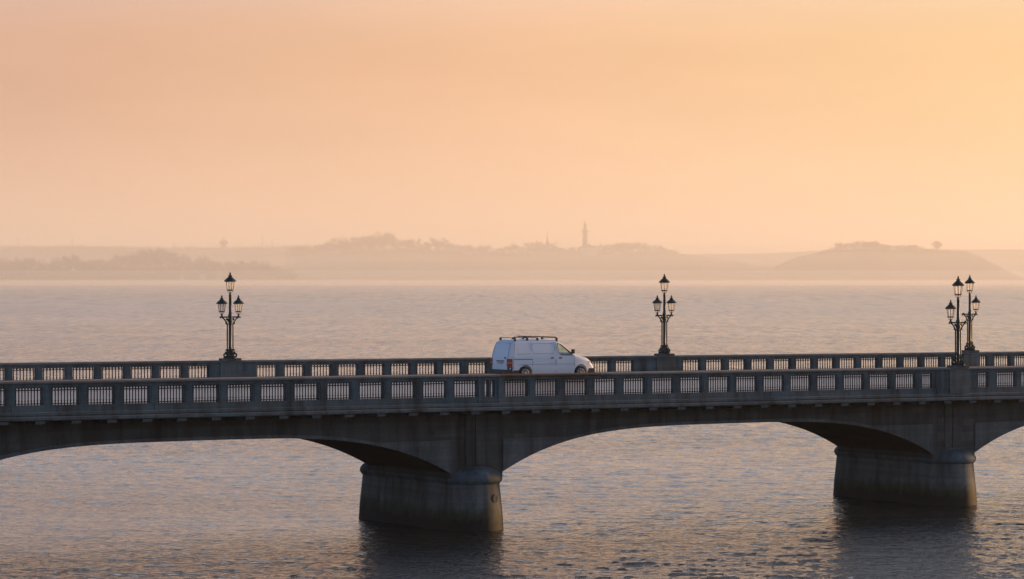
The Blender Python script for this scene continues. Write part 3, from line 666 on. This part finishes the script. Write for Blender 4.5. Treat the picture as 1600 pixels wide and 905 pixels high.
P5 = [(1175, 441), (1200, 428), (1225, 412), (1250, 402), (1290, 394), (1340, 390.5), (1400, 391), (1460, 392), (1505, 394), (1530, 402), (1550, 418), (1566, 432), (1576, 441)]
hill('hill', P1, 4000, 70, 300, rough=.6, seed=1); hill('hill', P2, 5700, 600, 900, seed=2); hill('hill', P3, 5000, 850, 500, seed=3); hill('hill', P4, 5800, 700, 900, seed=4); hill('hill', P5, 4350, 300, 400, rough=1.2, seed=5)
# trees
M['bark'] = mat('bare bark', (.05, .042, .035), .9, spec=.1); M['twigs'] = mat('bare winter twigs', (.055, .046, .038), .95, spec=.05)
def tree_meshes(seed, dens=420, tall=1.0, spread=1.0):
    r = random.Random(seed); t = MB(); cmb = MB(); H = 14.0 * tall
    t.tube([(0, 0, -.6), (.1, 0, H * .2), (r.uniform(-.3, .3), r.uniform(-.3, .3), H * .45), (r.uniform(-.6, .6), 0, H * .75)], [.65, .5, .34, .1], 6)
    tips = []
    for i in range(9):
        a = i * 2.4 + r.uniform(-.4, .4); z0 = H * r.uniform(.22, .5); ln = r.uniform(3.4, 5.6) * spread; up = r.uniform(.45, 1.3)
        p1 = (math.cos(a) * ln * .5, math.sin(a) * ln * .5, z0 + ln * .5 * up); p2 = (math.cos(a) * ln, math.sin(a) * ln, min(H * .92, z0 + ln * up * 1.15))
        t.tube([(0, 0, z0), p1, p2], [.17, .1, .04], 4); tips += [p1, p2, p2]
    lob = [(r.gauss(0, 1.8 * spread), r.gauss(0, 1.8 * spread), H * r.uniform(.34, .86), r.uniform(1.6, 2.6)) for _ in range(7)] + [(p[0], p[1], p[2], r.uniform(1.3, 2.3)) for p in tips[::2]]
    for i in range(dens):
        lx, ly, lz, lr = r.choice(lob); d = Vector((r.gauss(0, 1), r.gauss(0, 1), r.gauss(0, .8))).normalized() * lr * r.random() ** .4
        c_ = Vector((lx, ly, lz)) + d; out = (c_ - Vector((0, 0, H * .35))).normalized() + Vector((r.gauss(0, .35), r.gauss(0, .35), r.gauss(0, .3)))
        ln = r.uniform(.8, 1.8); sd_ = out.cross(Vector((r.gauss(0, 1), r.gauss(0, 1), r.gauss(0, 1)))).normalized() * r.uniform(.07, .2)
        cmb.add([c_ - sd_, c_ + sd_, c_ + out * ln + sd_ * .3, c_ + out * ln - sd_ * .3], [(0, 1, 2, 3)])
    return t, cmb
variants = []
for k in range(7):
    t, cm_ = tree_meshes(40 + k, [820, 740, 980, 640, 880, 760, 1050][k], [1, .9, 1.1, .8, 1.0, 1.15, .85][k], [1, 1.1, .95, 1.2, .85, 1, 1.25][k])
    to = t.build('tree', M['bark']); co = cm_.build('crown', M['twigs'], to); variants.append(to)
used_v = set()
def tree(px, D, z, hpx, label, group, k=None, wide=1.0, rnd=random):
    k = rnd.randrange(7) if k is None else k; src = variants[k]
    if k in used_v:
        o = src.copy(); C.objects.link(o)
        c_ = src.children[0].copy(); C.objects.link(c_); c_.parent = o
    else: o = src; used_v.add(k)
    base = 14.0 * [1, .9, 1.1, .8, 1.0, 1.15, .85][k]; sc = hpx / 4800 * D / base
    o.location = (X(px, D), D, z); o.rotation_euler = (0, 0, rnd.uniform(0, 6.28)); o.scale = (sc * wide, sc * wide, sc)
    if label: tag(o, label, 'tree', group)
    return o
rt = random.Random(3)
ENV1 = [(0, 401), (25, 407), (50, 402), (68, 410), (85, 404), (105, 399), (125, 404), (150, 404), (165, 410), (180, 400), (200, 394), (225, 389), (250, 390), (270, 394), (300, 400), (320, 401), (345, 407), (380, 408), (420, 412), (450, 420), (465, 428)]
for i in range(62):
    px = -10 + i * 7.6 + rt.uniform(-3, 3); top = np.interp(px, [p[0] for p in ENV1], [p[1] for p in ENV1]) + rt.uniform(-2, 5)
    D = 3975 + rt.uniform(-15, 60); g = gz(P1, 4000, px) - 1.5; h_ = max(9, (Z(top, D) - g) * 4800 / D)
    tree(px, D, g, h_, 'misty grey bare tree in the dark wood on the far left shore', 'bare trees of the far left wood', wide=.75 if h_ > 24 else 1.0, rnd=rt)
ENV3 = [(455, 386), (480, 384), (510, 380), (530, 372), (560, 370), (580, 364), (600, 363), (622, 371), (648, 374), (655, 384), (670, 375), (690, 373), (705, 377), (730, 381), (745, 386), (752, 380), (765, 381), (775, 388), (795, 383), (806, 380), (820, 383), (832, 379), (850, 377), (872, 382), (890, 386), (900, 384), (925, 383), (945, 382), (965, 381), (1000, 381), (1012, 385), (1030, 383), (1045, 388), (1060, 394)]
for i in range(80):
    px = 452 + i * 7.6 + rt.uniform(-3, 3); top = np.interp(px, [p[0] for p in ENV3], [p[1] for p in ENV3]) + rt.uniform(-1, 4)
    if 898 < px < 934: top = max(top, 391)
    D = 5000 + rt.uniform(-60, 40); g = gz(P3, 5000, px) - 2; h_ = max(6, (Z(top, D) - g) * 4800 / D)
    if px < 652: lab, gr = 'bare tree in the tall clump on the ridge well left of the slim tower', 'bare trees of the tall ridge clump'
    elif px < 745: lab, gr = 'bare tree in the low rounded clump between the tall ridge clump and the spire', 'bare trees of the rounded clump'
    elif px < 900: lab, gr = 'bare tree around the thin spire, just left of the slim tower', 'bare trees around the spire'
    elif px < 940: lab, gr = 'bare tree standing against the foot of the slim tower', 'bare trees at the tower foot'
    else: lab, gr = 'bare tree in the row right of the slim tower', 'bare trees right of the tower'
    tree(px, D, g, h_, lab, gr, wide=.85 if h_ > 20 else 1.1, rnd=rt)
ENV5 = [(1275, 393), (1290, 389), (1303, 384), (1315, 380), (1330, 380), (1347, 376), (1365, 375), (1380, 381), (1395, 384), (1415, 380), (1430, 383), (1445, 388), (1460, 390)]
for i in range(36):
    px = 1276 + i * 5.1 + rt.uniform(-2, 2); top = np.interp(px, [p[0] for p in ENV5], [p[1] for p in ENV5]) + rt.uniform(-1, 4)
    D = 4350 + rt.uniform(-30, 60); g = gz(P5, 4350, px) - 1.5; h_ = max(4, (Z(top, D) - g) * 4800 / D)
    tree(px, D, g, h_, 'bare scrubby tree in the thicket on top of the right headland', 'bare trees on the headland', wide=1.15, rnd=rt)
tree(1464, 4350, gz(P5, 4350, 1464) - 1.5, 19.5, 'lone round crowned tree standing apart at the right end of the headland top', None, 4, 1.05, rt)
# far scrub: continuous undergrowth below the trees
def scrub(name, prof, D, x0, x1, hmin, hmax, n, seed, dd=60):
    r = random.Random(seed); s = MB()
    for i in range(n):
        px = r.uniform(x0, x1); d_ = D + r.uniform(-dd, dd); g = gz(prof, D, px) - 2; h_ = r.uniform(hmin, hmax) * (.4 + .6 * r.random())
        for j in range(7):
            c_ = Vector((X(px, d_) + r.gauss(0, 2.2), d_ + r.gauss(0, 2.2), g + h_ * r.random()))
            a_ = Vector((r.gauss(0, 1), r.gauss(0, 1), r.gauss(0, .6))).normalized() * r.uniform(.8, 2.0); b2 = Vector((r.gauss(0, 1), r.gauss(0, 1), abs(r.gauss(0, 1)))).normalized() * r.uniform(.8, 2.2)
            s.add([c_ - a_, c_ + b2 * .8, c_ + a_, c_ - b2 * .8], [(0, 1, 2, 3)])
    return tag(s.build(name, M['twigs']), 'dense misty undergrowth below the far trees', 'undergrowth', kind='stuff')
scrub('undergrowth', P1, 3975, -20, 462, 6, 14, 1500, 5, 30); scrub('undergrowth', P3, 5000, 460, 1060, 5, 11, 1300, 6, 40)
scrub('undergrowth', P2, 5690, -40, 560, 4, 9, 1000, 7, 40); scrub('undergrowth', P5, 4350, 1280, 1460, 2, 5, 400, 8, 40); scrub('undergrowth', P5, 4350, 1215, 1545, 1.5, 4, 900, 9, 20)
# buildings on the far shore
M['far_stone'] = mat('grey tower masonry', (.16, .14, .12), .9); M['far_white'] = mat('pale rendered wall', (.55, .52, .47), .9); M['far_roof'] = mat('dark slate roof', (.07, .06, .055), .8); M['pane'] = mat('dark window pane', (.02, .02, .022), .2)
D = 4980; px1 = D / 4800
tw = tag(empty('church_tower', (X(914, D), D, gz(P3, 5000, 914) - 2)), 'slim tall grey tower with a gallery and pointed top above the far trees', 'tower')
zb = gz(P3, 5000, 914) - 2; zz = lambda py: Z(py, D) - zb
s = MB(); s.lathe([(4.6, 0), (4.2, zz(380)), (4.0, zz(363))], 8, rot=R(22.5)); s.build('shaft', M['far_stone'], tw)
s = MB(); s.lathe([(4.0, zz(363)), (6.0, zz(362)), (6.3, zz(361)), (6.3, zz(360)), (3.3, zz(359.9))], 8, rot=R(22.5)); s.build('gallery', M['far_stone'], tw)
s = MB(); s.lathe([(3.1, zz(360)), (2.8, zz(352)), (3.6, zz(351.6)), (3.6, zz(351)), (2.5, zz(350.8))], 8, rot=R(22.5)); s.build('upper_stage', M['far_stone'], tw)
s = MB(); s.lathe([(2.2, zz(351)), (1.5, zz(349)), (.6, zz(347.5)), (.35, zz(345.5)), (.9, zz(345)), (.9, zz(344.2)), (.2, zz(343.6)), (.1, zz(341.5))], 8); s.build('spire', M['far_roof'], tw)
for k in range(3):
    s = MB(); s.box(-.6, .6, -4.5, -3.4, 0, 3.0); s.build('window', M['pane'], tw, loc=(0, 0, zz(392 - 10 * k)))
def house(px, D, zb, wpx, hpx, rpx, label, gr=None, rz=0, wallm='far_white'):
    t = tag(empty('house', (X(px, D), D, zb), rz), label, 'house', gr); w_ = wpx / 4800 * D; h_ = hpx / 4800 * D; r_ = rpx / 4800 * D; d_ = w_ * 1.3
    s = MB(); s.box(-w_ / 2, w_ / 2, -d_ / 2, d_ / 2, -3, h_); wl = s.build('wall', M[wallm], t)
    s = MB(); pr = [(-w_ / 2 - .3, h_ - .2), (0, h_ + r_), (w_ / 2 + .3, h_ - .2)]; s.prism(pr, -d_ / 2 - .4, d_ / 2 + .4); ro = s.build('roof', M['far_roof'], t)
    s = MB(); s.box(w_ * .1, w_ * .1 + .9, d_ * .1, d_ * .1 + .9, h_ + r_ * .4, h_ + r_ + 1.2); s.build('chimney', M['far_stone'], ro)
    for q in (-.25, .25):
        s = MB(); s.box(-.55, .55, -.08, .05, -.8, .8); s.build('window', M['pane'], t, loc=(q * w_, -d_ / 2, h_ * .55))
    return t
house(918, 4940, gz(P3, 5000, 918) - 1, 27, 12, 5, 'wide pale building at the foot of the slim far tower', rz=R(4))
house(284, 3935, 4, 5, 7, 4, 'leftmost small pale gabled house in the far wood, above the left lamp'); house(317, 3935, 4, 9, 8, 6, 'largest pale gabled house of the far wood, between two smaller ones'); house(341, 3935, 4, 5, 8, 4, 'rightmost small pale house in the far wood, close over the left lamp')
house(638, 4900, gz(P3, 5000, 638) - 6, 9, 3, 2, 'low pale farmhouse below the tall ridge clump', rz=R(90))
house(660, 4900, gz(P3, 5000, 660) - 6, 6, 3, 2, 'small pale barn right of the low farmhouse on the ridge')
D = 4990; zb = gz(P3, 5000, 855) - 2; zz = lambda py: Z(py, D) - zb
ch = tag(empty('church', (X(855, D), D, zb)), 'church with a needle thin spire among trees left of the slim tower', 'church')
s = MB(); s.box(-5, 11, -4, 4, 0, 9); s.build('wall', M['far_stone'], ch)
s = MB(); s.prism([(-5.3, 8.9), (-2, 13), (8, 13), (11.3, 8.9)], -4.3, 4.3); s.build('roof', M['far_roof'], ch)
s = MB(); s.lathe([(1.9, 13), (1.7, zz(377)), (1.2, zz(374)), (.5, zz(369)), (.12, zz(359))], 8); s.build('spire', M['far_roof'], ch)
D = 5660; zb = Z(392, D); zz = lambda py: Z(py, D) - zb
wt = tag(empty('water_tower', (X(349.5, D), D, zb)), 'blocky water tower with a mast on the far left ridge, over the left lamp', 'water tower')
s = MB(); s.lathe([(4.5, 0), (4.0, zz(382))], 10); s.build('shaft', M['far_stone'], wt)
s = MB(); s.lathe([(4.0, zz(383)), (7.6, zz(381.5)), (7.8, zz(376.5)), (3.0, zz(375.5)), (2.2, zz(374))], 12); s.build('tank', M['far_stone'], wt)
s = MB(); s.lathe([(1.2, zz(375)), (.8, zz(371)), (.3, zz(368.5))], 6); s.build('mast', M['far_roof'], wt)
for px, top, lab in ((28, 371, 'thin radio mast on the ridge at the far left edge'), (113, 372, 'faint thin mast on the far left ridge above the wood'), (272, 377, 'short faint mast on the ridge left of the water tower'), (410, 369, 'taller of two thin masts right of the water tower'), (425, 376, 'shorter of two thin masts right of the water tower')):
    zb = Z(391, D); zz = lambda py: Z(py, D) - zb
    t = tag(empty('radio_mast', (X(px, D), D, zb)), lab, 'mast', 'thin masts along the far ridge')
    s = MB()
    for k in range(3): s.tube([(1.6 * math.cos(k * 2.094), 1.6 * math.sin(k * 2.094), 0), (.35 * math.cos(k * 2.094), .35 * math.sin(k * 2.094), zz(top))], .35, 4)
    s.build('lattice', M['far_roof'], t)
    s = MB(); s.lathe([(.3, zz(top)), (.1, zz(top - 2))], 5); s.build('aerial', M['far_roof'], t)

# ------------------------------------------------------------------ air
def volbox(name, b_, col, dens, g, lab):
    m = bpy.data.materials.new(name); m.use_nodes = True; m.node_tree.nodes.clear()
    out = N(m, 'ShaderNodeOutputMaterial'); pv = N(m, 'ShaderNodeVolumePrincipled'); pv.inputs['Color'].default_value = (*col, 1); pv.inputs['Density'].default_value = dens; pv.inputs['Anisotropy'].default_value = g
    L(m, pv.outputs[0], out.inputs['Volume'])
    s = MB(); s.box(*b_); return tag(s.build(name, m), lab, 'haze', kind='stuff')
volbox('haze', (-9500, 9500, -900, 10500, -5, 120), (.97, .95, .88), 0.00005, .3, 'thin peach evening haze over the water')
volbox('mist', (-8500, 8500, 1500, 9600, .35, 108), (.98, .95, .85), 0.00036, .3, 'pale mist bank lying over the far water and shore')
volbox('mist', (-7000, 7000, 2500, 3940, .3, 3.2), (1.0, .97, .90), 0.0014, .3, 'thin bright mist strip low over the water along the far shore')
volbox('mist', (-7500, 7500, 2600, 5700, .32, 14), (.88, .96, 1.0), 0.00020, .3, 'soft low mist lying at the foot of the far hills')
volbox('mist', (-8000, 8000, 2000, 6500, .34, 34), (.86, .95, 1.0), 0.00015, .3, 'soft mist hanging over the lower slopes of the far hills')
